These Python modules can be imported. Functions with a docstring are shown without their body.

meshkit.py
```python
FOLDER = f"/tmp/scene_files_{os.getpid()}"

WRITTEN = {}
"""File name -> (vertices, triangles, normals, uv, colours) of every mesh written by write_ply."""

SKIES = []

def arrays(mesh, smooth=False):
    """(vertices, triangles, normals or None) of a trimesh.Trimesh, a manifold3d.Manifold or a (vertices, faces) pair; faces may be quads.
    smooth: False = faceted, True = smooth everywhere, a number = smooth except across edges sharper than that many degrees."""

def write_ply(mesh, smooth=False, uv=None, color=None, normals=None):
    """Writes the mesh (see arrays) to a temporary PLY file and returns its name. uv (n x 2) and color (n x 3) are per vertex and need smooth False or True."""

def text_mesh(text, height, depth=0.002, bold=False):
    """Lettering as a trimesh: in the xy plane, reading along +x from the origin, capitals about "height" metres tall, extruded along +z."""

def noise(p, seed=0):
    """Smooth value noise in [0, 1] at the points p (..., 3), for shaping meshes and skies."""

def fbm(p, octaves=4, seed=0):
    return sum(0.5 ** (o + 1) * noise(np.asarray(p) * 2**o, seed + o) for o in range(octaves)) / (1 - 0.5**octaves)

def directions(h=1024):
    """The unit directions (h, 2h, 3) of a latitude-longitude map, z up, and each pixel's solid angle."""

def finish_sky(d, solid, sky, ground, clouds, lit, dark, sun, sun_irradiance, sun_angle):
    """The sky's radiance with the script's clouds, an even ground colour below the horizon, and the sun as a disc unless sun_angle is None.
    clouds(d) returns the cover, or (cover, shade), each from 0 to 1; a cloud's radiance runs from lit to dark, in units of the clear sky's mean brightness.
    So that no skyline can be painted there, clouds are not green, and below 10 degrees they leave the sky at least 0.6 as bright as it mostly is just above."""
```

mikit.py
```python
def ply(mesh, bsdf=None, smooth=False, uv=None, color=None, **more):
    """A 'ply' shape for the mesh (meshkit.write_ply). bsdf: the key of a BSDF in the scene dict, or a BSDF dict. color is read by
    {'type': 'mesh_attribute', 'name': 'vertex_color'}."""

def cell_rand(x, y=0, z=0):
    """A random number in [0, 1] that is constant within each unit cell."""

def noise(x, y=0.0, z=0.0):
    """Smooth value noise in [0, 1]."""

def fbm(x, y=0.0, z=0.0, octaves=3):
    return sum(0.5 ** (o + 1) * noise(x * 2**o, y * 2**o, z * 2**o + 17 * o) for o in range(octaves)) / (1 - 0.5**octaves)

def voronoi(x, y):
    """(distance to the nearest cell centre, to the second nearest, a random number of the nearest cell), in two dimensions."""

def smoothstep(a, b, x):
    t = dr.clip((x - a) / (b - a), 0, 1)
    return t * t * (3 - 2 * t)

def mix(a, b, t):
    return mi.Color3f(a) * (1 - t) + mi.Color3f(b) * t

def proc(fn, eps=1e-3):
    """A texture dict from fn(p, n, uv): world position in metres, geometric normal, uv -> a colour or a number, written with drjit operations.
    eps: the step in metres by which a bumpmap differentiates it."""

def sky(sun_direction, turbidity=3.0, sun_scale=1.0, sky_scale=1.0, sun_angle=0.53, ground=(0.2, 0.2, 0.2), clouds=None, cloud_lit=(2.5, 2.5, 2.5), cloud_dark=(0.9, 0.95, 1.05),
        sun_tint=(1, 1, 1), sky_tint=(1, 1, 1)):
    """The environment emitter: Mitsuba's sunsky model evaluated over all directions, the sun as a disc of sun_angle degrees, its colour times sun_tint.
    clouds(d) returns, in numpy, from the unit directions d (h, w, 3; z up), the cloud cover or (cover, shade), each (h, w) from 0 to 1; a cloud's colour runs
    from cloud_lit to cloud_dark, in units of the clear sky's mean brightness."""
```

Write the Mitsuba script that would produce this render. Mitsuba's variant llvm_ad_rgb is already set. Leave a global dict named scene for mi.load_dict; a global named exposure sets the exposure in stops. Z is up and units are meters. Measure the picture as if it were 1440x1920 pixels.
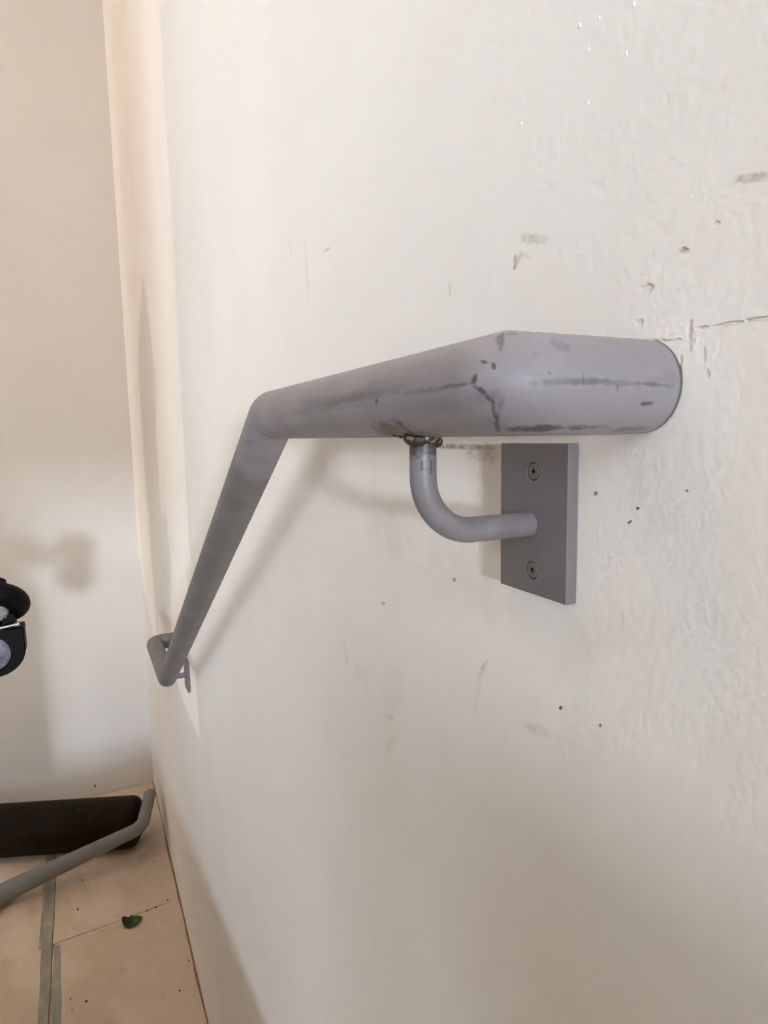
import math, random
import numpy as np, trimesh, mitsuba as mi, drjit as dr
import manifold3d as m3
from shapely.geometry import Polygon
import mikit, meshkit
from mikit import proc, noise, fbm, smoothstep, mix

T = mi.ScalarTransform4f
scene, labels = {}, {}
rng = np.random.default_rng(5)

# ------------------------------------------------------------------ camera, light, exposure
EYE = np.array([-0.27103, 0.0, 1.9758])
FWD = np.array([0.43057129, 0.89449007, -0.12039883])
UP = np.array([0.06859165, 0.10058206, 0.99256155])
scene['camera'] = {'type': 'perspective', 'fov': 62.513, 'fov_axis': 'x', 'near_clip': 0.01, 'far_clip': 100.0,
                   'to_world': T().look_at(origin=EYE.tolist(), target=(EYE + FWD).tolist(), up=UP.tolist())}
exposure = 0.0
DAY = [0.3, 0.33, 0.36]           # unseen daylit window behind the camera, lights the far wall
DAY_SIDE = [7.2, 8.1, 8.8]  # unseen window at the left, lights the right wall
DAY_SLOT = [740.0, 826.0, 930.0]   # unseen small window, lights the far wall and the rail end
PANEL = [5.5, 3.95, 2.95]         # unseen warm ceiling panel over the stair, lights the upper far wall
BULB = [70000.0, 55000.0, 45500.0]     # unseen bulb beyond the left wall, lights the right wall past unseen_sheet_3

# ------------------------------------------------------------------ helpers
def ref(k): return {'type': 'ref', 'id': k}

def add(key, mesh, bsdf, smooth=30, kind=None, label=None, category=None, group=None, **more):
    scene[key] = mikit.ply(mesh, bsdf, smooth=smooth, **more)
    d = {k: v for k, v in dict(kind=kind, label=label, category=category, group=group).items() if v}
    if d: labels[key] = d
    return key

def thing(key, label, category, group=None):
    labels[key] = {k: v for k, v in dict(label=label, category=category, group=group).items() if v}
    return key

def boxm(lo, hi):
    lo, hi = np.array(lo, float), np.array(hi, float)
    m = trimesh.creation.box(hi - lo); m.apply_translation((lo + hi) / 2); return m

def bevel_box(lo, hi, r=0.001, n=8):
    lo, hi = np.array(lo, float), np.array(hi, float)
    s = m3.Manifold.sphere(r, n)
    return m3.Manifold.batch_hull([s.translate([(lo, hi)[a][0] + (r, -r)[a], (lo, hi)[b][1] + (r, -r)[b], (lo, hi)[c][2] + (r, -r)[c]])
                                   for a in (0, 1) for b in (0, 1) for c in (0, 1)])

def tm(m):
    if isinstance(m, trimesh.Trimesh): return m
    q = m.to_mesh(); return trimesh.Trimesh(q.vert_properties[:, :3], q.tri_verts, process=False)

def join(*ms): return trimesh.util.concatenate([tm(m) for m in ms])

def fillet(pts, radii, n=10):
    """Polyline with its inner corners rounded to the given centre-line radii (0 = a sharp mitre)."""
    pts = [np.array(p, float) for p in pts]
    out = [pts[0]]
    for i in range(1, len(pts) - 1):
        a, b, c, r = pts[i - 1], pts[i], pts[i + 1], radii[i - 1]
        if r == 0: out.append(b); continue
        u, v = (a - b) / np.linalg.norm(a - b), (c - b) / np.linalg.norm(c - b)
        half = math.acos(np.clip(u @ v, -1, 1)) / 2
        L = r / math.tan(half)
        bis = (u + v) / np.linalg.norm(u + v); cen = b + bis * r / math.sin(half)
        p0, p1 = b + u * L - cen, b + v * L - cen
        ang = math.acos(np.clip(p0 @ p1 / r / r, -1, 1))
        for t in np.linspace(0, 1, n):
            out.append(cen + (math.sin((1 - t) * ang) * p0 + math.sin(t * ang) * p1) / math.sin(ang))
    out.append(pts[-1]); return np.array(out)

def tube(path, r, sides=48, caps=True, step=0.02):
    """A round tube along the path; sharp corners become mitres. Long runs are subdivided."""
    fine = [path[0]]
    for a, b in zip(path[:-1], path[1:]):
        k = max(1, int(np.linalg.norm(b - a) / step))
        fine += [a + (b - a) * (j + 1) / k for j in range(k)]
    p = np.array(fine); n = len(p)
    d = np.diff(p, axis=0); d /= np.linalg.norm(d, axis=1, keepdims=True)
    e = np.cross(d[0], [0.31, 0.2, 0.93]); e /= np.linalg.norm(e)
    arc = np.r_[0, np.cumsum(np.linalg.norm(np.diff(p, axis=0), axis=1))]
    rr = np.broadcast_to(r, (n,)) if np.ndim(r) == 0 else np.interp(arc / arc[-1], np.linspace(0, 1, len(r)), r)
    th = np.arange(sides) * 2 * math.pi / sides
    rings = []
    for i in range(n):
        if i == 0:
            ring = p[0] + rr[0] * (np.cos(th)[:, None] * e + np.sin(th)[:, None] * np.cross(d[0], e)); rings.append(ring); continue
        # carry the last ring along d[i-1] to the plane through p[i] that bisects the two directions
        dn = d[i - 1] + (d[i] if i < n - 1 else d[i - 1]); dn /= np.linalg.norm(dn)
        last = rings[-1]
        q = last + np.outer(((p[i] - last) @ dn) / (d[i - 1] @ dn), d[i - 1])
        rings.append(q if rr[i] == rr[i - 1] else p[i] + (q - p[i]) * rr[i] / rr[i - 1])
    v = np.vstack(rings); f = []
    i, j = np.meshgrid(np.arange(n - 1), np.arange(sides), indexing='ij')
    a, b = i * sides + j, i * sides + (j + 1) % sides
    f = np.vstack([np.stack([a, b, b + sides], -1).reshape(-1, 3), np.stack([a, b + sides, a + sides], -1).reshape(-1, 3)])
    if caps:
        c0, c1 = len(v), len(v) + 1
        v = np.vstack([v, p[:1], p[-1:]]); k = np.arange(sides)
        f = np.vstack([f, np.stack([(k + 1) % sides, k, k * 0 + c0], 1), np.stack([(n - 1) * sides + k, (n - 1) * sides + (k + 1) % sides, k * 0 + c1], 1)])
    m = trimesh.Trimesh(v, f, process=False)
    if m.volume < 0: m.invert()
    return m

def lathe(profile, origin, axis, sides=48):
    """profile: (radius, height along axis) pairs."""
    m = trimesh.creation.revolve(np.array(profile, float), sections=sides)
    if m.volume < 0: m.invert()
    m.apply_transform(trimesh.geometry.align_vectors([0, 0, 1], np.array(axis, float))); m.apply_translation(origin); return m

# ------------------------------------------------------------------ marks measured on the surfaces: centre, inverse axes, strength
WM=[ (0.27764,1.9399,-590.11,17.862,-59.565,-799.76,0.6),
(0.24646,1.9341,-918.18,34.975,-110.13,-1147.8,0.8),
(0.25168,1.926,-448.59,561.67,-1008.6,-1262.5,0.7),
(0.21627,1.9458,-1306.5,59.891,-106.49,-1507.1,0.6),
(0.30441,1.7983,-565.92,12.842,-311.63,-788.99,0.7),
(0.26952,1.8011,-774.25,24.175,-419.82,-993.63,0.6),
(0.43254,1.8574,-408.61,-3.5497,-112.44,-561.01,0.5),
(0.56948,1.8055,-199.1,-8.3699,-140.36,-596.35,0.4),
(0.19001,2.0836,-144.25,28.675,113.44,-500.21,0.35),
(0.33651,2.0985,-75.974,-9.9007,111.72,-340.71,0.22),
(0.35499,2.0887,-420.67,-59.051,66.432,-224.91,0.5),
(0.35049,2.0903,-511.53,-248.73,130.59,-318.88,0.25),
(0.22311,2.0623,-388.17,169.48,-31.091,-749.5,0.35),
(0.20584,2.0695,-743.11,37.191,315.59,-1072.9,0.3),
(0.83091,2.2219,-193.53,62.671,27.117,-123.54,0.35),
(0.77055,2.1822,-208.06,24.17,7.4472,-35.054,0.22),
(0.69974,2.1859,-105.33,135.67,9.8832,-479.87,0.25),
(0.43754,2.0891,-633.83,-6.6726,37.037,-177.4,0.2),
(0.3444,2.0897,-121.1,-148.04,314.03,-523.03,0.12),
(0.67494,1.7242,-177.26,57.612,-24.803,-68.985,0.35),
(0.61719,1.7069,-210.01,44.568,-25.656,-64.803,0.25),
(0.63778,1.7092,-54.893,-3.1497,-44.912,-132.22,0.2),
(0.55083,1.7162,-51.727,-18.776,-10.139,-34.833,0.14),
(0.40025,1.7688,-290.52,-63.439,-22.204,-75.013,0.25),
(0.39223,1.7947,-318.89,-196.91,-6.694,-117.53,0.18),
(0.558,1.6878,-115.64,-4.4104,-142.56,-347.75,0.2),
(0.5514,1.6676,-172.76,-103.91,-20.191,-73.883,0.16),
(0.36787,1.7448,-178.3,-80.243,-19.741,-89.441,0.12),
(0.32566,1.7735,-69.047,-28.766,-44.242,-246.24,0.12),
(0.4533,1.6889,-296.31,-47.518,-21.737,-50.108,0.1),
(0.41054,1.8648,-12.063,-0.039186,-7.5962,-38.976,0.2),
(0.56362,1.8865,-25.567,-1.0592,-5.6078,-46.485,0.22),
(0.23249,1.9265,-98.551,4.0934,-12.244,-101.5,0.14),
(0.41766,1.9657,-21.362,-0.79254,0.4791,-484.97,0.5),
(0.39244,1.9612,-48.437,0.061511,-2.7847,-158.5,0.25),
(0.3959,1.9531,-51.114,0.019939,-2.7317,-83.639,0.15),
(0.38417,1.9181,-123.58,0.41217,-2.1278,-20.997,0.2),
(0.58631,1.9415,-128.85,-6.1511,-0.92504,-22.994,0.1),
(0.28691,1.8488,-29.295,-11.935,-1.0256,-46.623,0.12),
(0.1862,1.8175,-60.542,3.1343,-29.755,-61.79,0.1),
(0.54754,1.8381,-21.273,-0.78651,-6.063,-31.109,0.14),
(0.24985,1.8657,-37.517,1.3733,-17.887,-65.125,0.1),
(0.52353,1.8787,-15.308,-0.48025,-6.8729,-49.079,0.15) ]
WG=[ (0.24424,2.0487,-275.59,69.867,37.58,-526.4,1),
(0.24878,2.0321,-474.31,18.24,119.26,-734.03,0.8),
(0.22308,2.0618,-476.52,21.659,208.56,-808.38,0.7),
(0.20584,2.0695,-928.89,46.489,315.59,-1072.9,0.7),
(0.21831,2.0229,-823.85,-47.96,44.406,-198.75,1),
(0.22774,2.0217,-124.1,25.99,20.958,-761.51,-0.8),
(0.21107,2.0238,-356.56,87.248,6.2385,-1590.4,1),
(0.19738,2.0233,-129.03,26.18,48.626,-1391.3,1),
(0.18308,2.023,-176.27,28.925,86.762,-1255.7,1),
(0.20989,2.011,-1169.7,56.441,34.396,-288.59,0.6),
(0.20776,2.0021,-1178.9,57.404,37.832,-403.75,0.5),
(0.21537,2.0167,-754.9,-303.8,119.07,-271.87,-0.8),
(0.223,2.0061,-1065.2,-64.218,30.549,-175.88,0.6) ]
DR=[ (0.2974,2.2023,0.00112),(0.2899,2.1862,0.00083),(0.2628,2.1700,0.00091),(0.2899,2.1583,0.00085),(0.3493,2.1721,0.00097),(0.2586,2.1913,0.00102),(0.2827,2.1983,0.00081),(0.2197,2.0854,0.00049),(0.2255,2.1532,0.00036) ]
PX=[ (-0.074691,0.22085,1.9978,47.063,-0.082061,3.1634,23.718,18.682,-720.25,0.38),
(-0.046194,0.22084,1.9978,50.431,-0.011302,0.49616,-5.4678,18.891,-829.03,0.3),
(-0.018633,0.22086,1.9974,93.021,0.013715,-0.31954,-41.813,56.953,-1328.9,0.3),
(-0.064243,0.22084,1.9989,1277.7,0.16007,7.4607,8.9559,-9.1364,-424.41,0.45),
(-0.023404,0.22291,1.9886,278.44,-76.422,172.2,117.52,401.29,-904.15,0.75),
(-0.079271,0.23293,1.9775,55.911,-35.509,20.388,1.5494,358.6,-205.88,0.85),
(-0.054368,0.23219,1.9779,75.509,-52.419,32.666,2.7954,515.48,-321.23,0.5),
(-0.072823,0.22679,2.0143,145.98,-99.188,-113.66,-183.64,-128.02,-146.59,0.25),
(-0.020484,0.23472,1.9765,68.371,-62.879,29.328,24.141,340.32,-158.65,0.4),
(-0.083588,0.22101,2.0013,1130.8,-11.251,-94.194,37.026,-170.37,-1426.6,0.5),
(0.00099536,0.22832,2.0159,639.08,-49.767,-47.413,90.736,-114.7,-109.31,0.35),
(-0.043317,0.22099,1.9957,1498.3,-24.844,223.1,12.927,91.152,-818.53,0.4),
(-0.020475,0.22084,1.9981,234,-0.18655,14.314,18.5,12.99,-997.08,0.35),
(-0.10363,0.22852,2.0161,716.26,-279.88,-260.2,13.455,-118.42,-110.13,0.55),
(-0.094497,0.23316,2.0194,287.75,-166.22,-91.713,55.346,-338.05,-187.05,0.3) ]
PY=[ (-0.10434,0.3219,1.9814,109.27,-57.573,-109.92,97.038,248.25,-97.584,0.7),
(-0.10295,0.33414,1.9801,210.82,-133.01,-181.1,453.94,273.37,-389.79,0.4),
(-0.11133,0.23782,1.9996,-13.082,-425.12,-262.76,-22.771,129.85,-457.42,0.85),
(-0.11,0.23201,2.0064,4.0201,-328.09,11.477,-473.91,371.91,-1354.8,0.75),
(-0.11071,0.22438,2.004,129.94,-760.34,547.14,-154.7,-37.361,-651.36,0.8),
(-0.11103,0.23293,1.9944,40.949,-153.96,-244.09,106.14,333.87,-632.61,0.8),
(-0.11002,0.228,1.9905,107.56,-162.83,-309.24,201.74,460.26,-579.97,0.7),
(-0.10762,0.22822,1.9855,164.19,-639.48,-259.76,96.819,-11.949,-153.18,0.6),
(-0.10268,0.2327,1.9798,484.45,-630.82,-403.68,109.21,-1.5567,-91.004,0.7),
(-0.11136,0.25495,1.9981,-0.19447,-77.686,18.404,10.747,3.1272,-1017.1,0.5),
(-0.11135,0.28543,1.9978,-0.16445,-45.497,6.8682,17.907,14.136,-747.77,0.25),
(-0.11129,0.35104,2.0002,0.97818,-21.732,13.251,-25.025,-7.6268,-338.98,0.22),
(-0.11136,0.39365,1.9987,0.2402,-26.793,16.517,-5.8153,-14.671,-399.73,0.22),
(-0.11121,0.33937,1.9957,14.04,-454.28,-126.56,71.289,36.077,-642.55,0.7),
(-0.093256,0.36536,2.0218,125.21,-74.147,70.648,-280.76,16.924,-156.58,0.5),
(-0.11112,0.43548,1.995,0.11276,-12.928,-0.79375,74.259,-2.2183,-522.71,0.15),
(-0.10974,0.26731,1.9897,4.9981,-33.563,-12.949,96.854,-1.1731,-250.93,0.1) ]

def blot(q, wob=0.0, soft=0.35):
    """1 inside an elliptical mark, ragged at its edge."""
    return 1 - smoothstep(1 - soft, 1 + soft, dr.sqrt(q) + wob)

def wall_q(m, y, z):
    a, b = y - m[0], z - m[1]
    return dr.square(m[2] * a + m[3] * b) + dr.square(m[4] * a + m[5] * b)

def tube_q(m, p):
    a, b, c = p.x - m[0], p.y - m[1], p.z - m[2]
    k = 1e4 * 0.02   # keeps a mark on its own side of the tube
    return dr.square(m[3] * a + m[4] * b + m[5] * c) + dr.square(m[6] * a + m[7] * b + m[8] * c)

# ------------------------------------------------------------------ materials
def matte(fn, rough=0.9, spec=0.2, bump=None, bscale=1.0, eps=1e-3):
    b = {'type': 'principled', 'base_color': proc(fn) if callable(fn) else {'type': 'rgb', 'value': list(fn)}, 'roughness': rough, 'specular': spec}
    if bump is not None: b = {'type': 'bumpmap', 'texture': proc(bump, eps), 'scale': bscale, 'bsdf': b}
    return {'type': 'twosided', 'bsdf': b}

PAINT = (0.79, 0.77, 0.74)
def wall_right_color(p, n, uv):
    y, z = p.y, p.z
    w1 = (fbm(y * 60, z * 60, 1.0, 3) - 0.5) * 1.3
    w2 = (noise(y * 700, z * 700, 2.0) - 0.5) * 0.9
    dirt, speck, tan = mi.Float(0), mi.Float(0), mi.Float(0)
    for m in WM:
        big = m[2] ** 2 + m[4] ** 2 < 400 ** 2 and m[6] < 0.6 and max(abs(m[3]), abs(m[5])) < 140
        s = blot(wall_q(m, y, z), w1 if big else w2 * 0.6, 0.75 if big else 0.4) * m[6]
        if big: tan = 1 - (1 - tan) * (1 - s * (0.3 + 1.2 * fbm(y * 90, z * 90, 5.0, 2)))
        elif m[6] >= 0.6: speck = dr.maximum(speck, s)
        else: dirt = 1 - (1 - dirt) * (1 - s * (0.8 + 1.3 * noise(y * 260, z * 260, 5.0)))
    for m in WG:
        if m[6] > 0: dirt = dr.maximum(dirt, blot(wall_q(m, y, z), w2 * 0.5, 0.4) * 0.22 * m[6])
    tone = fbm(y * 5, z * 5, 3.0, 3) - 0.5
    c = mi.Color3f(*PAINT) * (1 + 0.05 * tone)
    c = mix(c, (0.775, 0.735, 0.69), smoothstep(0.52, 0.72, fbm(y * 7 + 9, z * 7, 8.0, 3)) * 0.35)
    c = mix(c, (0.62, 0.54, 0.46), dr.clip(tan * 1.2, 0, 1))
    c = mix(c, (0.33, 0.29, 0.25), dr.clip(dirt, 0, 1))
    return mix(c, (0.07, 0.055, 0.05), dr.clip(speck * 1.3, 0, 1))

def wall_right_bump(p, n, uv):
    y, z = p.y, p.z
    h = 0.00017 * noise(y * 520, z * 520, 1.0) + 0.00012 * noise(y * 250, z * 250, 4.0) + 0.0006 * fbm(y * 18, z * 18, 2.0, 2)
    for m in WG:
        h -= 0.0007 * m[6] * blot(wall_q(m, y, z), (noise(y * 900, z * 900, 3.0) - 0.5) * 0.9, 0.35)
    return h

def end_color(p, n, uv):
    x, z = p.x, p.z
    c = mi.Color3f(*PAINT) * (1 + 0.05 * (fbm(x * 4, z * 4, 6.0, 3) - 0.5))
    s = blot(dr.square((x + 0.307) / 0.006) + dr.square((z - 0.055) / 0.006))
    return mix(c, (0.06, 0.05, 0.045), s)

def end_bump(p, n, uv):
    return 0.0004 * noise(p.x * 120, p.z * 120, p.y * 120) + 0.001 * fbm(p.x * 9, p.z * 9, p.y * 9, 2)

scene['mat_wall'] = matte(wall_right_color, 0.85, 0.25, wall_right_bump, 1.0, 6e-4)
scene['mat_wall_plain'] = matte(end_color, 0.85, 0.25, end_bump, 1.0, 3e-3)
scene['mat_room'] = matte((0.70, 0.68, 0.65))
scene['mat_unseen_wall'] = matte((0.42, 0.40, 0.37))  # unseen walls and pier, dull to cut bounced light
scene['mat_drip'] = matte((0.86, 0.84, 0.80), 0.4, 0.5)

PRIMER = (0.230, 0.214, 0.232)
def steel_tone(p):
    cloud = fbm(p.x * 26, p.y * 26, p.z * 26, 3)
    fine = noise(p.x * 900, p.y * 900, p.z * 900)
    return 1 + 0.34 * (cloud - 0.5) + 0.07 * (fine - 0.5)

def rail_color(p, n, uv):
    c = mi.Color3f(*PRIMER) * steel_tone(p)
    # darker tone on the sloping run, starting in a ragged ring below the bend
    dark_run = smoothstep(0.66, 0.76, p.y + 0.09 * (fbm(p.x * 30, p.y * 30, p.z * 30, 2) - 0.5))
    c = mix(c, mi.Color3f(0.148, 0.141, 0.140) * steel_tone(p), dark_run)
    streak = smoothstep(0.60, 0.78, fbm(p.x * 45, p.y * 10 + p.z * 10, p.z * 70, 3)) * 0.22 * (1 - 0.65 * dark_run)
    w = (fbm(p.x * 260, p.y * 260, p.z * 260, 2) - 0.5) * 1.6
    d = streak
    near_x = smoothstep(-0.115, -0.112, p.x)
    for m in PX:
        d = 1 - (1 - d) * (1 - dr.select((p.y < 0.2455), blot(tube_q(m, p), w, 0.5) * m[9], 0.0))
    for m in PY:
        d = 1 - (1 - d) * (1 - dr.select(p.x < -0.088, blot(tube_q(m, p), w * 0.6, 0.5) * m[9], 0.0))
    c = mix(c, (0.042, 0.038, 0.038), dr.clip(d, 0, 1))
    c = mix(c, (0.05, 0.045, 0.042), smoothstep(-0.0030, -0.0014, p.x) * dr.select(p.y < 1.0, 0.8, 0.0))  # thin dark gap line at the wall, put into the tube colour
    # scorched, rusty halo where the bracket arm is welded on
    q = dr.square((p.x + 0.099) / 0.016) + dr.square((p.y - 0.340) / 0.022) + dr.square((p.z - 1.9775) / 0.0065)
    burn = blot(q, w * 0.7, 0.6)
    c = mix(c, mix((0.12, 0.085, 0.05), (0.075, 0.05, 0.035), noise(p.y * 300, p.x * 300)), burn * 0.85)
    return c

def plate_color(p, n, uv): return mi.Color3f(0.160, 0.148, 0.153) * (1 + 0.10 * (fbm(p.y * 40, p.z * 40, p.x * 40, 2) - 0.5) + 0.08 * (noise(p.y * 1200, p.z * 1200, p.x * 1200) - 0.5))
def arm_color(p, n, uv):
    c = mi.Color3f(0.175, 0.165, 0.175) * (1 + 0.5 * (fbm(p.x * 70, p.y * 70, p.z * 70, 3) - 0.5))
    g = (dr.abs(p.z - 1.958) < 0.0028) & (dr.abs(p.x + 0.0917) < 0.0005) & (p.y < 0.325)
    g2 = (dr.abs(p.z - 1.957) < 0.0042) & (dr.abs(p.x + 0.0863) < 0.0006) & (p.y < 0.323)
    g3 = (dr.abs(p.z - 1.9558) < 0.0004) & (dr.abs(p.x + 0.0891) < 0.0022) & (p.y < 0.323)
    c = mix(c, (0.05, 0.045, 0.045), dr.select(g | g2, 0.7, dr.select(g3, 0.3, 0.0)))
    burnt = smoothstep(1.960, 1.968, p.z + 0.006 * (noise(p.x * 400, p.y * 400, p.z * 400) - 0.5)) * dr.select(p.y < 1.0, 1.0, 0.0)
    return mix(c, (0.045, 0.035, 0.028), burnt * 0.9)
def weld_color(p, n, uv):
    return mix((0.022, 0.018, 0.015), (0.20, 0.17, 0.13), smoothstep(0.58, 0.8, noise(p.x * 420, p.y * 420, p.z * 420)))

def steel(fn, rough=0.5, spec=0.45, bump=None):
    b = {'type': 'principled', 'base_color': proc(fn), 'roughness': rough, 'specular': spec}
    if bump is not None: b = {'type': 'bumpmap', 'texture': proc(bump, 5e-4), 'scale': 1.0, 'bsdf': b}
    return {'type': 'twosided', 'bsdf': b}
def steel_bump(p, n, uv): return 0.00003 * noise(p.x * 900, p.y * 900, p.z * 900) + 0.00012 * noise(p.x * 120, p.y * 120, p.z * 120)
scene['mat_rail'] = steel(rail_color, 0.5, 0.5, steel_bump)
scene['mat_plate'] = steel(plate_color, 0.5, 0.4, steel_bump)
scene['mat_arm'] = steel(arm_color, 0.45, 0.5, steel_bump)
scene['mat_weld'] = steel(weld_color, 0.4, 0.6)
scene['mat_screw'] = {'type': 'twosided', 'bsdf': {'type': 'principled', 'base_color': {'type': 'rgb', 'value': [0.17, 0.16, 0.15]}, 'roughness': 0.4, 'metallic': 0.3}}
scene['mat_dark'] = matte((0.012, 0.011, 0.010), 0.7)

def paper_color(p, n, uv):
    w = fbm(p.x * 9 + 2 * p.y, p.y * 4, 1.0, 4)
    c = mix((0.66, 0.52, 0.39), (0.77, 0.625, 0.49), smoothstep(0.3, 0.7, w))
    c = mix(c, (0.68, 0.56, 0.45), smoothstep(-0.30, -0.12, p.x) * 0.55)
    dust = smoothstep(0.55, 0.8, fbm(p.x * 22, p.y * 22, 7.0, 4))
    c = mix(c, (0.72, 0.63, 0.53), dust * 0.4)
    dark = smoothstep(0.62, 0.85, fbm(p.x * 16 + 40, p.y * 16, 4.0, 4))
    return mix(c, (0.40, 0.29, 0.21), dark * 0.28)
def paper_bump(p, n, uv):
    r = fbm(p.x * 6 + p.y * 5, p.y * 3 - p.x * 4, 2.0, 3)
    return 0.010 * dr.abs(r - 0.5) + 0.0012 * fbm(p.x * 50, p.y * 50, 3.0, 2)
def tape_color(p, n, uv):
    w = fbm(p.x * 60, p.y * 14, 2.0, 3)
    c = mix((0.27, 0.27, 0.22), (0.42, 0.40, 0.33), w)
    return mix(c, (0.5, 0.42, 0.33), smoothstep(0.6, 0.75, fbm(p.x * 30, p.y * 30, 9.0, 3)) * 0.5)
scene['mat_paper'] = matte(paper_color, 0.8, 0.3, paper_bump, 1.0, 3e-3)
scene['mat_tape'] = matte(tape_color, 0.6, 0.3)
scene['mat_gap'] = matte((0.30, 0.21, 0.155), 0.9)
scene['mat_grit'] = matte((0.10, 0.06, 0.04), 0.9)
def leaf_color(p, n, uv): return mix((0.028, 0.085, 0.025), (0.05, 0.14, 0.045), noise(p.x * 200, p.y * 200, p.z * 200))
scene['mat_leaf'] = matte(leaf_color, 0.5, 0.5)
scene['mat_leaf_dark'] = matte((0.012, 0.035, 0.012), 0.5, 0.4)

def bottle_color(p, n, uv):
    w = fbm(p.x * 16, p.y * 16, p.z * 16, 3)
    c = mix((0.007, 0.004, 0.001), (0.020, 0.012, 0.004), w)
    c = mix(c, (0.030, 0.009, 0.008), smoothstep(-0.17, -0.14, p.x) * 0.6)
    scuff = smoothstep(0.66, 0.9, fbm(p.x * 45, p.y * 45, p.z * 45, 4))
    return mix(c, (0.12, 0.085, 0.05), scuff * 0.22)
scene['mat_bottle'] = steel(bottle_color, 0.6, 0.12)
def loose_color(p, n, uv): return mi.Color3f(0.205, 0.207, 0.197) * (1 + 0.3 * (fbm(p.x * 40, p.y * 40, p.z * 40, 3) - 0.5))
scene['mat_loose'] = steel(loose_color, 0.6, 0.35)
scene['mat_rubber'] = matte((0.004, 0.0035, 0.0042), 0.5, 0.12)
scene['mat_brass'] = {'type': 'twosided', 'bsdf': {'type': 'principled', 'base_color': {'type': 'rgb', 'value': [0.30, 0.25, 0.19]}, 'roughness': 0.35, 'metallic': 0.6}}
scene['mat_chrome'] = {'type': 'twosided', 'bsdf': {'type': 'principled', 'base_color': {'type': 'rgb', 'value': [0.62, 0.62, 0.60]}, 'roughness': 0.25, 'metallic': 0.7}}
def dial_color(p, n, uv): return mix((0.10, 0.085, 0.12), (0.30, 0.27, 0.33), noise(p.x * 90, p.y * 90, p.z * 90))
scene['mat_dial'] = steel(dial_color, 0.3, 0.5)
scene['mat_lens'] = steel(lambda p, n, uv: mix((0.30, 0.29, 0.27), (0.60, 0.60, 0.58), noise(p.x * 60, p.y * 60, p.z * 120)), 0.15, 0.6)
scene['mat_frame'] = matte((0.55, 0.53, 0.5), 0.5)
scene['mat_sheet'] = matte((0.5, 0.5, 0.48), 0.5)
scene['mat_stair'] = matte((0.56, 0.47, 0.38), 0.9)

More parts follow.
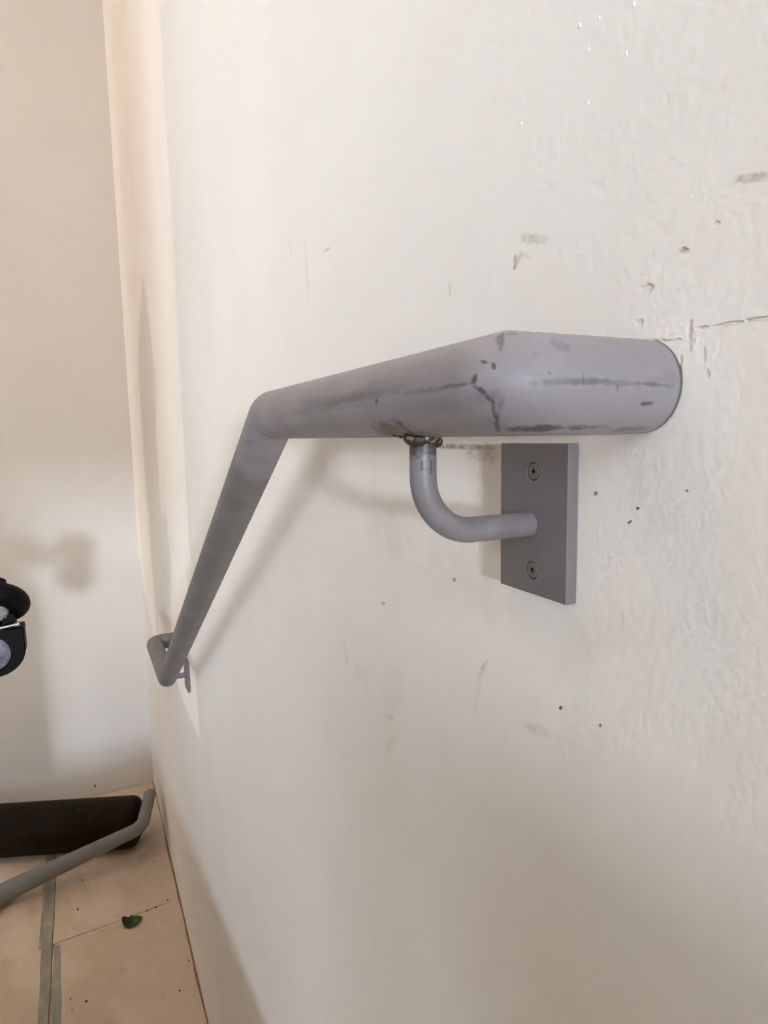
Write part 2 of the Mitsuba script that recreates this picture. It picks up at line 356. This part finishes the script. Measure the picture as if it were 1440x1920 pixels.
# ------------------------------------------------------------------ the setting
slope = math.tan(math.radians(30.66))
YE, XL, YB, ZC = 3.7213, -4.0, -5.0, 4.9      # end wall, left wall, back wall, ceiling

def wall_with_hole(axis, at, thick, u0, u1, z0, z1, hole):
    """A wall slab with a polygonal opening; axis 'x': the plane x = at (u = y); axis 'y': the plane y = at (u = x)."""
    shape = Polygon([(u0, z0), (u1, z0), (u1, z1), (u0, z1)])
    for h in hole: shape = shape.difference(Polygon(h))
    m = trimesh.creation.extrude_polygon(shape, thick, engine='earcut')
    M = np.eye(4)
    if axis == 'x': M[:3, :3] = np.array([[0, 0, 1], [1, 0, 0], [0, 1, 0]])
    else: M[:3, :3] = np.array([[1, 0, 0], [0, 0, -1], [0, 1, 0]])
    M[:3, 3] = [at, 0, 0] if axis == 'x' else [0, at, 0]
    m.apply_transform(M)
    if m.volume < 0: m.invert()
    return m

add('wall_right', boxm((0, YB - 0.12, -0.1), (0.15, YE + 0.15, ZC)), 'mat_wall', False, kind='structure')
add('wall_far', boxm((XL - 0.12, YE, -0.1), (0.0, YE + 0.15, ZC)), 'mat_wall_plain', False, kind='structure')
add('ceiling', boxm((XL - 0.12, YB - 0.12, ZC), (0.15, YE + 0.15, ZC + 0.1)), 'mat_room', False, kind='structure')

# unseen bulb beyond the left wall; its light comes in past unseen_sheet_3
BULB_AT = np.array([-9.0, 2.8, 2.0])
def toward(y, z, x):
    """The point of the plane at this x on the line from the bulb to the right wall's (y, z)."""
    q = BULB_AT + (np.array([0, y, z]) - BULB_AT) * (x - BULB_AT[0]) / (0 - BULB_AT[0]); return q[1], q[2]
HOLE = [toward(1.6, 4.9, XL), toward(1.6, 0.7, XL), toward(4.3, 0.7, XL), toward(4.3, 4.9, XL)]
add('wall_left', wall_with_hole('x', XL - 0.10, 0.10, YB, YE, -0.1, ZC, [HOLE, [(-3.4, 1.5), (-1.2, 1.5), (-1.2, 3.7), (-3.4, 3.7)]]), 'mat_room', False, kind='structure')
add('wall_back', wall_with_hole('y', YB, 0.10, XL, 0.0, -0.1, ZC, [[(-3.7, 1.4), (-1.7, 1.4), (-1.7, 4.6), (-3.7, 4.6)], [(-1.4, 1.9), (-1.0, 1.9), (-1.0, 2.34), (-1.4, 2.34)]]), 'mat_room', False, kind='structure')

def lit_window(name, axis, at, u0, u1, z0, z1, rad, face):
    def bar(a0, a1, b0, b1, d0, d1): return boxm((a0, d0, b0), (a1, d1, b1)) if axis == 'y' else boxm((d0, a0, b0), (d1, a1, b1))
    f, um = 0.05, (u0 + u1) / 2
    d0, d1 = sorted((at, at - face * 0.06))
    fr = join(bar(u0, u0 + f, z0, z1, d0, d1), bar(u1 - f, u1, z0, z1, d0, d1), bar(u0 + f, u1 - f, z0, z0 + f, d0, d1), bar(u0 + f, u1 - f, z1 - f, z1, d0, d1), bar(um - 0.02, um + 0.02, z0 + f, z1 - f, d0, d1))
    add(name, fr, 'mat_frame', False, kind='structure')
    e = at - face * 0.05
    c = [(u0 + f, z0 + f), (u1 - f, z0 + f), (u1 - f, z1 - f), (u0 + f, z1 - f)]
    v = np.array([[u, e, z] if axis == 'y' else [e, u, z] for u, z in c])
    m = trimesh.Trimesh(v, [[0, 1, 2], [0, 2, 3]], process=False)
    want = np.array([0, face, 0] if axis == 'y' else [face, 0, 0])
    if m.face_normals[0] @ want < 0: m.invert()
    scene[name + '__pane'] = mikit.ply(m, 'mat_frame', smooth=False)
    scene[name + '__pane']['emitter'] = {'type': 'area', 'radiance': {'type': 'rgb', 'value': rad}}
lit_window('unseen_window_1', 'y', YB, -3.7, -1.7, 1.4, 4.6, DAY, 1)  # unseen back window, faint light on the far wall
lit_window('unseen_window_2', 'x', XL, -3.4, -1.2, 1.5, 3.7, DAY_SIDE, 1)  # unseen side window, main light on the right wall and rail
lit_window('unseen_window_4', 'y', YB, -1.4, -1.0, 1.9, 2.34, DAY_SLOT, 1)  # unseen small window, throws the gauge shadow on the far wall
bulb = trimesh.creation.icosphere(subdivisions=2, radius=0.012); bulb.apply_translation(BULB_AT)
add('unseen_sheet_3__bulb', bulb, 'mat_frame', True)
scene['unseen_sheet_3__bulb']['emitter'] = {'type': 'area', 'radiance': {'type': 'rgb', 'value': BULB}}

pan = boxm((-1.55, 0.9, ZC - 0.03), (-0.35, 2.1, ZC - 0.001))
add('ceiling__unseen_panel_light', pan, 'mat_frame', False)  # unseen lamp, warms the upper far wall
scene['ceiling__unseen_panel_light']['emitter'] = {'type': 'area', 'radiance': {'type': 'rgb', 'value': PANEL}}

# unseen solid balustrade wall left of the frame, shades the lower right wall
bal = Polygon([(-2.0, -0.004), (2.25, -0.004), (2.25, 1.184), (1.9, 1.184), (0.75, 1.40), (0.05, 2.10), (-2.0, 2.15)])
bm = trimesh.creation.extrude_polygon(bal, 0.1, engine='earcut'); MM = np.eye(4); MM[:3, :3] = [[0, 0, 1], [1, 0, 0], [0, 1, 0]]; MM[0, 3] = -1.1
bm.apply_transform(MM)
add('unseen_balustrade', bm, 'mat_unseen_wall', False, kind='structure')

# unseen pier on the balustrade: its edge bounds the bulb's light on the right wall
pier = [(1.25, 1.0), (1.968, 1.0), (1.915, ZC), (1.25, ZC)]
pm = trimesh.creation.extrude_polygon(Polygon(pier), 0.1, engine='earcut'); MM[0, 3] = -1.1
pm.apply_transform(MM)
add('unseen_pier', pm, 'mat_unseen_wall', False, kind='structure')

# unseen, behind the camera: a hanging partition and a half-height wall that shade the walls
add('unseen_partition', boxm((-2.25, -1.6, 1.95), (-0.62, -1.5, ZC)), 'mat_room', False, kind='structure')
add('unseen_half_wall', boxm((-0.33, -1.10, -0.004), (0.0, -1.0, 1.84)), 'mat_unseen_wall', False, kind='structure')

# unseen torn dust sheet in the left wall opening, cut to shadow the right wall
def sheet(pts):
    q = [toward(y, z, XL + 0.14) for y, z in pts]
    m = trimesh.creation.extrude_polygon(Polygon(q).buffer(0), 0.004, engine='earcut')
    M = np.eye(4); M[:3, :3] = [[0, 0, 1], [1, 0, 0], [0, 1, 0]]; M[0, 3] = XL + 0.14
    m.apply_transform(M); return m
SHEET = [(2.62, 2.60), (2.50, 2.42), (2.44, 2.20), (2.50, 1.98), (2.50, 1.83), (2.46, 1.66), (2.40, 1.72), (2.37, 2.02), (2.355, 1.72), (2.30, 1.55), (2.36, 1.35), (2.44, 1.22), (2.30, 1.10), (2.10, 1.06),
         (2.10, 0.6), (4.3, 0.6), (4.3, 1.30), (3.72, 1.33), (3.45, 1.16), (3.05, 1.00), (2.98, 1.06), (2.98, 1.30), (3.02, 1.60), (3.06, 1.80), (3.08, 2.10), (3.05, 2.30), (2.92, 2.44), (2.80, 2.52)]
add('unseen_sheet_3', sheet(SHEET), 'mat_sheet', False, kind='structure')

# floor: dark screed under sheets of brown protection paper, taped along the joint
add('floor', boxm((XL - 0.12, YB - 0.12, -0.12), (0.0, YE, -0.004)), 'mat_gap', False, kind='structure')
def paper(outline, z=0.0, amp=0.0015, seed=0):
    """A sheet with slightly ragged edges, 3 mm thick."""
    pts = []
    for (a, b) in zip(outline, outline[1:] + outline[:1]):
        a, b = np.array(a), np.array(b); k = max(1, int(np.linalg.norm(b - a) / 0.04))
        pts += [a + (b - a) * j / k for j in range(k)]
    pts = np.array(pts)
    pts += amp * 2 * (np.stack([meshkit.noise(np.c_[pts * 9, pts[:, :1] * 0 + s], seed) for s in (1, 2)], 1) - 0.5)
    m = trimesh.creation.extrude_polygon(Polygon(pts).buffer(0), 0.003, engine='earcut'); m.apply_translation((0, 0, z - 0.003)); return m
add('floor__paper_sheet', paper([(-2.5, 1.45), (-0.494, 1.45), (-0.494, YE - 0.005), (-2.5, YE - 0.005)], amp=0.004, seed=1), 'mat_paper', False)
add('floor__paper_sheet_001', paper([(-0.488, 2.637), (-0.006, 2.671), (-0.006, YE - 0.005), (-0.488, YE - 0.005)], amp=0.004, seed=2), 'mat_paper', False)
add('floor__paper_sheet_002', paper([(-0.486, 1.45), (-0.006, 1.45), (-0.006, 2.669), (-0.486, 2.635)], amp=0.004, seed=3), 'mat_paper', False)
add('floor__tape_strip', paper([(-0.537, 2.63), (-0.492, 2.63), (-0.490, 3.70), (-0.540, 3.70)], 0.0012, 0.002, 4), 'mat_tape', False)
add('floor__tape_strip_001', paper([(-0.522, 1.5), (-0.493, 1.5), (-0.494, 2.70), (-0.530, 2.70)], 0.0009, 0.003, 5), 'mat_tape', False)
add('floor__tape_strip_002', paper([(-0.487, 1.5), (-0.448, 1.5), (-0.456, 2.45), (-0.466, 2.625), (-0.486, 2.628)], 0.0009, 0.003, 6), 'mat_tape', False)
grit = []
for k in range(11):
    s = trimesh.creation.icosphere(subdivisions=1, radius=rng.uniform(0.002, 0.0045)); s.vertices *= (1, 1, 0.5)
    s.vertices += rng.normal(0, 0.0006, s.vertices.shape)
    x, y = ((-0.05, 2.68), (-0.10, 2.66), (-0.135, 2.655), (-0.02, 2.31), (-0.07, 2.19), (-0.42, 2.28), (-0.425, 2.33), (-0.40, 2.80), (-0.38, 2.99))[k] if k < 9 else (rng.uniform(-0.46, -0.03), rng.uniform(2.1, 3.0))
    s.apply_translation((x, y, 0.001)); grit.append(s)
add('floor__grit', join(*grit), 'mat_grit', True, kind='stuff')

# unseen landing and steps under the frame; the raised landing shades the far wall
for k in range(6):
    y1 = 0.3 + 0.25 * k
    add('floor__step' + ('' if k == 0 else '_%03d' % k), boxm((XL, YB if k == 0 else y1 - 0.25, -0.004), (-0.001, y1, 0.90 - 0.15 * k + (0.06 if k == 0 else 0))), 'mat_stair', False)

# ------------------------------------------------------------------ the handrail
R, OX, ZT, ZB = 0.02415, -0.08721, 1.99839, 1.3150
YM, YK = 0.24499, 0.640
YL = YK + (ZT - ZB) / slope
YEND = 2.14
path = fillet([(-0.0008, YM, ZT), (OX, YM, ZT), (OX, YK, ZT), (OX, YL, ZB), (OX, YEND, ZB), (-0.0008, YEND, ZB)], [0, 0.032, 0.032, 0.030])
thing('handrail', 'grey primed steel tube handrail running down the white wall on brackets', 'handrail')
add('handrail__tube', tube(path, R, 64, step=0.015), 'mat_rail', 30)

def star(r0, r1, n=6):
    a = np.arange(2 * n) * math.pi / n
    return m3.CrossSection([[(r * math.cos(t), r * math.sin(t)) for r, t in zip([r1, r0] * n, a)]])
AX = np.array([[0, 0, -1, 0], [1, 0, 0, 0], [0, -1, 0, 0]], float)      # local z -> away from the wall (-x)

def bracket(y, z, arm_y, arm_z, top_z, suffix, screws):
    plate = bevel_box((-0.0085, y, z), (-0.0003, y + 0.0667, z + 0.0985), 0.0007)
    for sy, sz in screws:
        hole = m3.Manifold.cylinder(0.007, 0.0030, 0.0062, 48).translate([0, 0, 0.0018])
        plate -= hole.transform(AX.tolist()).translate([0, sy, sz])
    p = add('handrail__mounting_plate' + suffix, tm(plate), 'mat_plate', 30)
    for k, (sy, sz) in enumerate(screws):
        head = m3.Manifold.cylinder(0.0055, 0.0028, 0.0053, 48).translate([0, 0, 0.0026])
        dome = m3.Manifold.cylinder(0.0004, 0.0053, 0.0048, 48).translate([0, 0, 0.0081])
        head = (head + dome) - m3.Manifold.extrude(star(0.0015, 0.00265), 0.004).translate([0, 0, 0.0055])
        add(p + '__screw' + ('' if k == 0 else '_%03d' % k), tm(head.transform(AX.tolist()).translate([0, sy, sz])), 'mat_screw', 30, label='countersunk star-recess screw' if k == 0 else None)
        ring = (m3.Manifold.cylinder(0.0004, 0.0061, 0.0061, 48) - m3.Manifold.cylinder(0.002, 0.0051, 0.0051, 48).translate([0, 0, -0.001])).translate([0, 0, 0.0076])
        hollow = m3.Manifold.extrude(star(0.00145, 0.0026), 0.0006).translate([0, 0, 0.0056])  # black pieces darken the cut recess and the gap round the head
        add(p + '__recess' + ('' if k == 0 else '_%03d' % k), join(ring.transform(AX.tolist()).translate([0, sy, sz]), hollow.transform(AX.tolist()).translate([0, sy, sz])), 'mat_dark', False, label='black inserts in the star recess and countersink gap' if k == 0 else None)
    arm = tube(fillet([(-0.006, arm_y, arm_z), (OX, arm_y, arm_z), (OX, arm_y, top_z - R + 0.004)], [0.034], 16), 0.0080, 40, step=0.006)
    add('handrail__bracket_arm' + suffix, arm, 'mat_arm', 30)

bracket(0.2917, 1.8705, 0.3275, 1.9165, ZT, '', [(0.3240, 1.9510), (0.3242, 1.8865)])
bracket(1.985, 1.1850, 2.020, 1.2320, ZB, '_001', [(2.018, 1.265), (2.018, 1.201)])

# lumpy weld bead round the top of the upper bracket arm
w = trimesh.creation.torus(0.0082, 0.0030, major_sections=56, minor_sections=20)
th = np.arctan2(w.vertices[:, 1], w.vertices[:, 0])
w.vertices += w.vertex_normals * (0.0016 * (meshkit.noise(np.c_[np.cos(th) * 4, np.sin(th) * 4, w.vertices[:, 2] * 300], 3) - 0.3))[:, None]
w.vertices[:, 2] += 0.0025 * np.cos(th) ** 2 * 0 + 0.0012 * np.sin(3 * th)
w.apply_translation((OX, 0.3275, ZT - R - 0.0012))
tail = [trimesh.creation.icosphere(subdivisions=2, radius=r) for r in (0.0026, 0.0022, 0.0018)]
for s, q in zip(tail, ((OX - 0.004, 0.3395, ZT - R + 0.0010), (OX - 0.006, 0.3440, ZT - R + 0.0016), (OX - 0.008, 0.348, ZT - R + 0.0022))): s.apply_translation(q)
add('handrail__weld', join(w, *tail), 'mat_weld', True, label='dark lumpy weld bead')

# ------------------------------------------------------------------ drips of paint on the wall
for k, (y, z, r) in enumerate(DR):
    s = trimesh.creation.icosphere(subdivisions=2, radius=1.0)
    s.vertices *= (r * 0.8, r * 0.8, r * 1.5); s.vertices[:, 0] = np.minimum(s.vertices[:, 0], 0)
    s.apply_translation((0.0001, y, z))
    add('wall_right__paint_drip' + ('' if k == 0 else '_%03d' % k), s, 'mat_drip', True)

# ------------------------------------------------------------------ gas bottle lying on the floor
BR = 0.1186
ax = np.array([1.0, -0.3816, 0.0]); ax /= np.linalg.norm(ax)
END = np.array([-0.118, 3.2552 - 0.3816 * (-0.118 + 0.4), BR + 0.0004])
prof = [(0, 0), (0.070, 0.000), (0.088, -0.003), (0.103, -0.010), (0.113, -0.022), (BR, -0.042), (BR, -0.50), (BR, -1.10), (0.112, -1.16), (0.09, -1.22), (0.055, -1.26), (0.034, -1.28), (0.034, -1.31), (0, -1.31)]
thing('gas_bottle', 'dark brown gas bottle lying on the floor against the far wall', 'gas bottle')
add('gas_bottle__body', lathe([(r, h) for r, h in prof][::-1], END, ax, 64), 'mat_bottle', 30)
add('gas_bottle__foot_ring', lathe([(0.050, -0.004), (0.062, -0.004), (0.062, 0.012), (0.050, 0.012), (0.050, -0.004)], END, ax, 40), 'mat_dark', 30)

# ------------------------------------------------------------------ loose bent tube in front of it
B = np.array([-0.118, 2.955, 0.198]); H = np.array([-0.060, 3.20, 0.212]); A = np.array([-0.690, 2.985, 0.050])
thing('bent_tube', 'loose grey bent tube leaning across the front of the dark brown bottle', 'tube')
add('bent_tube__shaft', tube(fillet([H, B, A, A + np.array([-0.14, -0.16, -0.006])], [0.06, 0.07], 12), [0.0275, 0.029, 0.0335, 0.041, 0.044], 36, True, 0.03), 'mat_loose', 30)
cap = trimesh.creation.icosphere(subdivisions=3, radius=0.0275); cap.apply_translation(H)
add('bent_tube__end_cap', cap, 'mat_loose', True)

# ------------------------------------------------------------------ leaf on the paper
def leaf(c, length, width, ang, fold, lift):
    n, k = 13, 7
    v = []
    for i in range(n):
        t = i / (n - 1); wd = width * math.sin(math.pi * min(1, t * 0.92 + 0.06)) ** 0.7
        for j in range(k):
            s = j / (k - 1) * 2 - 1
            v.append((t * length, s * wd, abs(s) * wd * fold + lift * math.sin(math.pi * t) + 0.0012))
    v = np.array(v); f = []
    for i in range(n - 1):
        for j in range(k - 1):
            a = i * k + j; f += [(a, a + k, a + k + 1), (a, a + k + 1, a + 1)]
    v2 = v + [0, 0, 0.0007]
    f = np.array(f); m = trimesh.Trimesh(np.vstack([v2, v]), np.vstack([f, f[:, ::-1] + len(v)]), process=False)
    m.apply_transform(trimesh.transformations.rotation_matrix(math.radians(ang), (0, 0, 1))); m.apply_translation(c); return m
thing('leaf', 'small folded green leaf lying on the brown floor paper', 'leaf')
add('leaf__blade', leaf((-0.217, 2.588, 0), 0.070, 0.025, 36, 0.35, 0.006), 'mat_leaf', True)
add('leaf__folded_lobe', leaf((-0.222, 2.592, 0.002), 0.058, 0.020, 78, 0.8, 0.010), 'mat_leaf_dark', True, label='darker curled half')

# ------------------------------------------------------------------ upright gas cylinder with its regulator (only the gauges reach into the frame; the unseen rest shades the far wall)
GC = np.array([-0.76, 1.725, 0.0])
GY = 1.9
def xz_plate(poly, y0, y1):
    m = trimesh.creation.extrude_polygon(poly, y1 - y0, engine='earcut')
    M = np.eye(4); M[:3, :3] = [[1, 0, 0], [0, 0, 1], [0, 1, 0]]; M[1, 3] = y0
    m.apply_transform(M)
    if m.volume < 0: m.invert()
    return m
from shapely.geometry import Point, box as sbox
cx, cz = -0.4985, 1.428
cup = Point(cx, cz).buffer(0.068, 32).union(sbox(cx - 0.068, cz, cx + 0.068, cz + 0.060)).buffer(-0.004).buffer(0.004, 8)
hole = Point(cx - 0.012, cz - 0.006).buffer(0.046, 32)
add('gas_cylinder__gauge_guard', join(xz_plate(cup, GY, GY + 0.05), boxm((cx + 0.018, GY + 0.006, cz + 0.055), (cx + 0.050, GY + 0.045, cz + 0.110)), xz_plate(cup.difference(hole).buffer(-0.003), GY - 0.014, GY + 0.002)), 'mat_rubber', 40)
add('gas_cylinder__gauge_guard__dial', lathe([(0, 0), (0.0455, 0), (0.0455, 0.003), (0.034, 0.006), (0, 0.008)], (cx - 0.012, GY + 0.0005, cz - 0.006), (0, -1, 0), 48), 'mat_dial', 30, label='lilac grey dial')
ux, uz = -0.494, 1.556
ring = trimesh.creation.torus(0.054, 0.0300, major_sections=64, minor_sections=32)
capm = lathe([(0, 0.0), (0.052, 0.0), (0.052, 0.024), (0.034, 0.038), (0.020, 0.050), (0.016, 0.066), (0, 0.066)], (0, 0, 0), (0, 0, 1), 48)
up = join(ring, capm)
tilt = trimesh.transformations.rotation_matrix(math.radians(-40), (1, 0, 0)) @ trimesh.transformations.rotation_matrix(math.radians(10), (0, 1, 0))
tilt[:3, 3] = (ux, GY + 0.02, uz)
up.apply_transform(tilt)
add('gas_cylinder__upper_guard', up, 'mat_rubber', 40)
lens = lathe([(0, -0.046), (0.016, -0.046), (0.020, -0.040), (0.027, -0.043), (0.031, -0.036), (0.034, -0.038), (0.038, -0.026), (0.036, -0.001), (0, -0.001)][::-1], (0, 0, 0), (0, 0, 1), 48)
lens.apply_transform(tilt)
add('gas_cylinder__upper_guard__lens', lens, 'mat_lens', 30, label='pale glass gauge lens')
add('gas_cylinder__regulator', join(lathe([(0, 0), (0.022, 0), (0.030, 0.02), (0.062, 0.05), (0.066, 0.07), (0.066, 0.12), (0.058, 0.14), (0.030, 0.16), (0.022, 0.26), (0, 0.26)], (-0.765, 1.725, 1.60), (1, 0.60, -0.36), 40)), 'mat_brass', 30)
add('gas_cylinder__stem', lathe([(0, 0), (0.0035, 0), (0.0035, 0.050), (0.0055, 0.054), (0.0055, 0.062), (0, 0.064)], (-0.500, 1.875, 1.494), (1, 0, 0.12), 20), 'mat_chrome', 30, label='small bright metal pin')
thing('gas_cylinder', 'upright gas cylinder whose black-guarded pressure gauges show at the left edge', 'gas cylinder')
add('gas_cylinder__body', lathe([(0, 0.0), (0.10, 0.0), (0.115, 0.012), (0.115, 1.33), (0.108, 1.39), (0.085, 1.45), (0.05, 1.49), (0.032, 1.51), (0.032, 1.55), (0, 1.55)], GC + [0, 0, 0.0005], (0, 0, 1), 48), 'mat_bottle', 30)
add('gas_cylinder__valve', lathe([(0, 0), (0.022, 0), (0.022, 0.12), (0.010, 0.125), (0.010, 0.16), (0.045, 0.165), (0.05, 0.175), (0.045, 0.185), (0, 0.19)], GC + [0, 0, 1.55], (0, 0, 1), 32), 'mat_brass', 30)
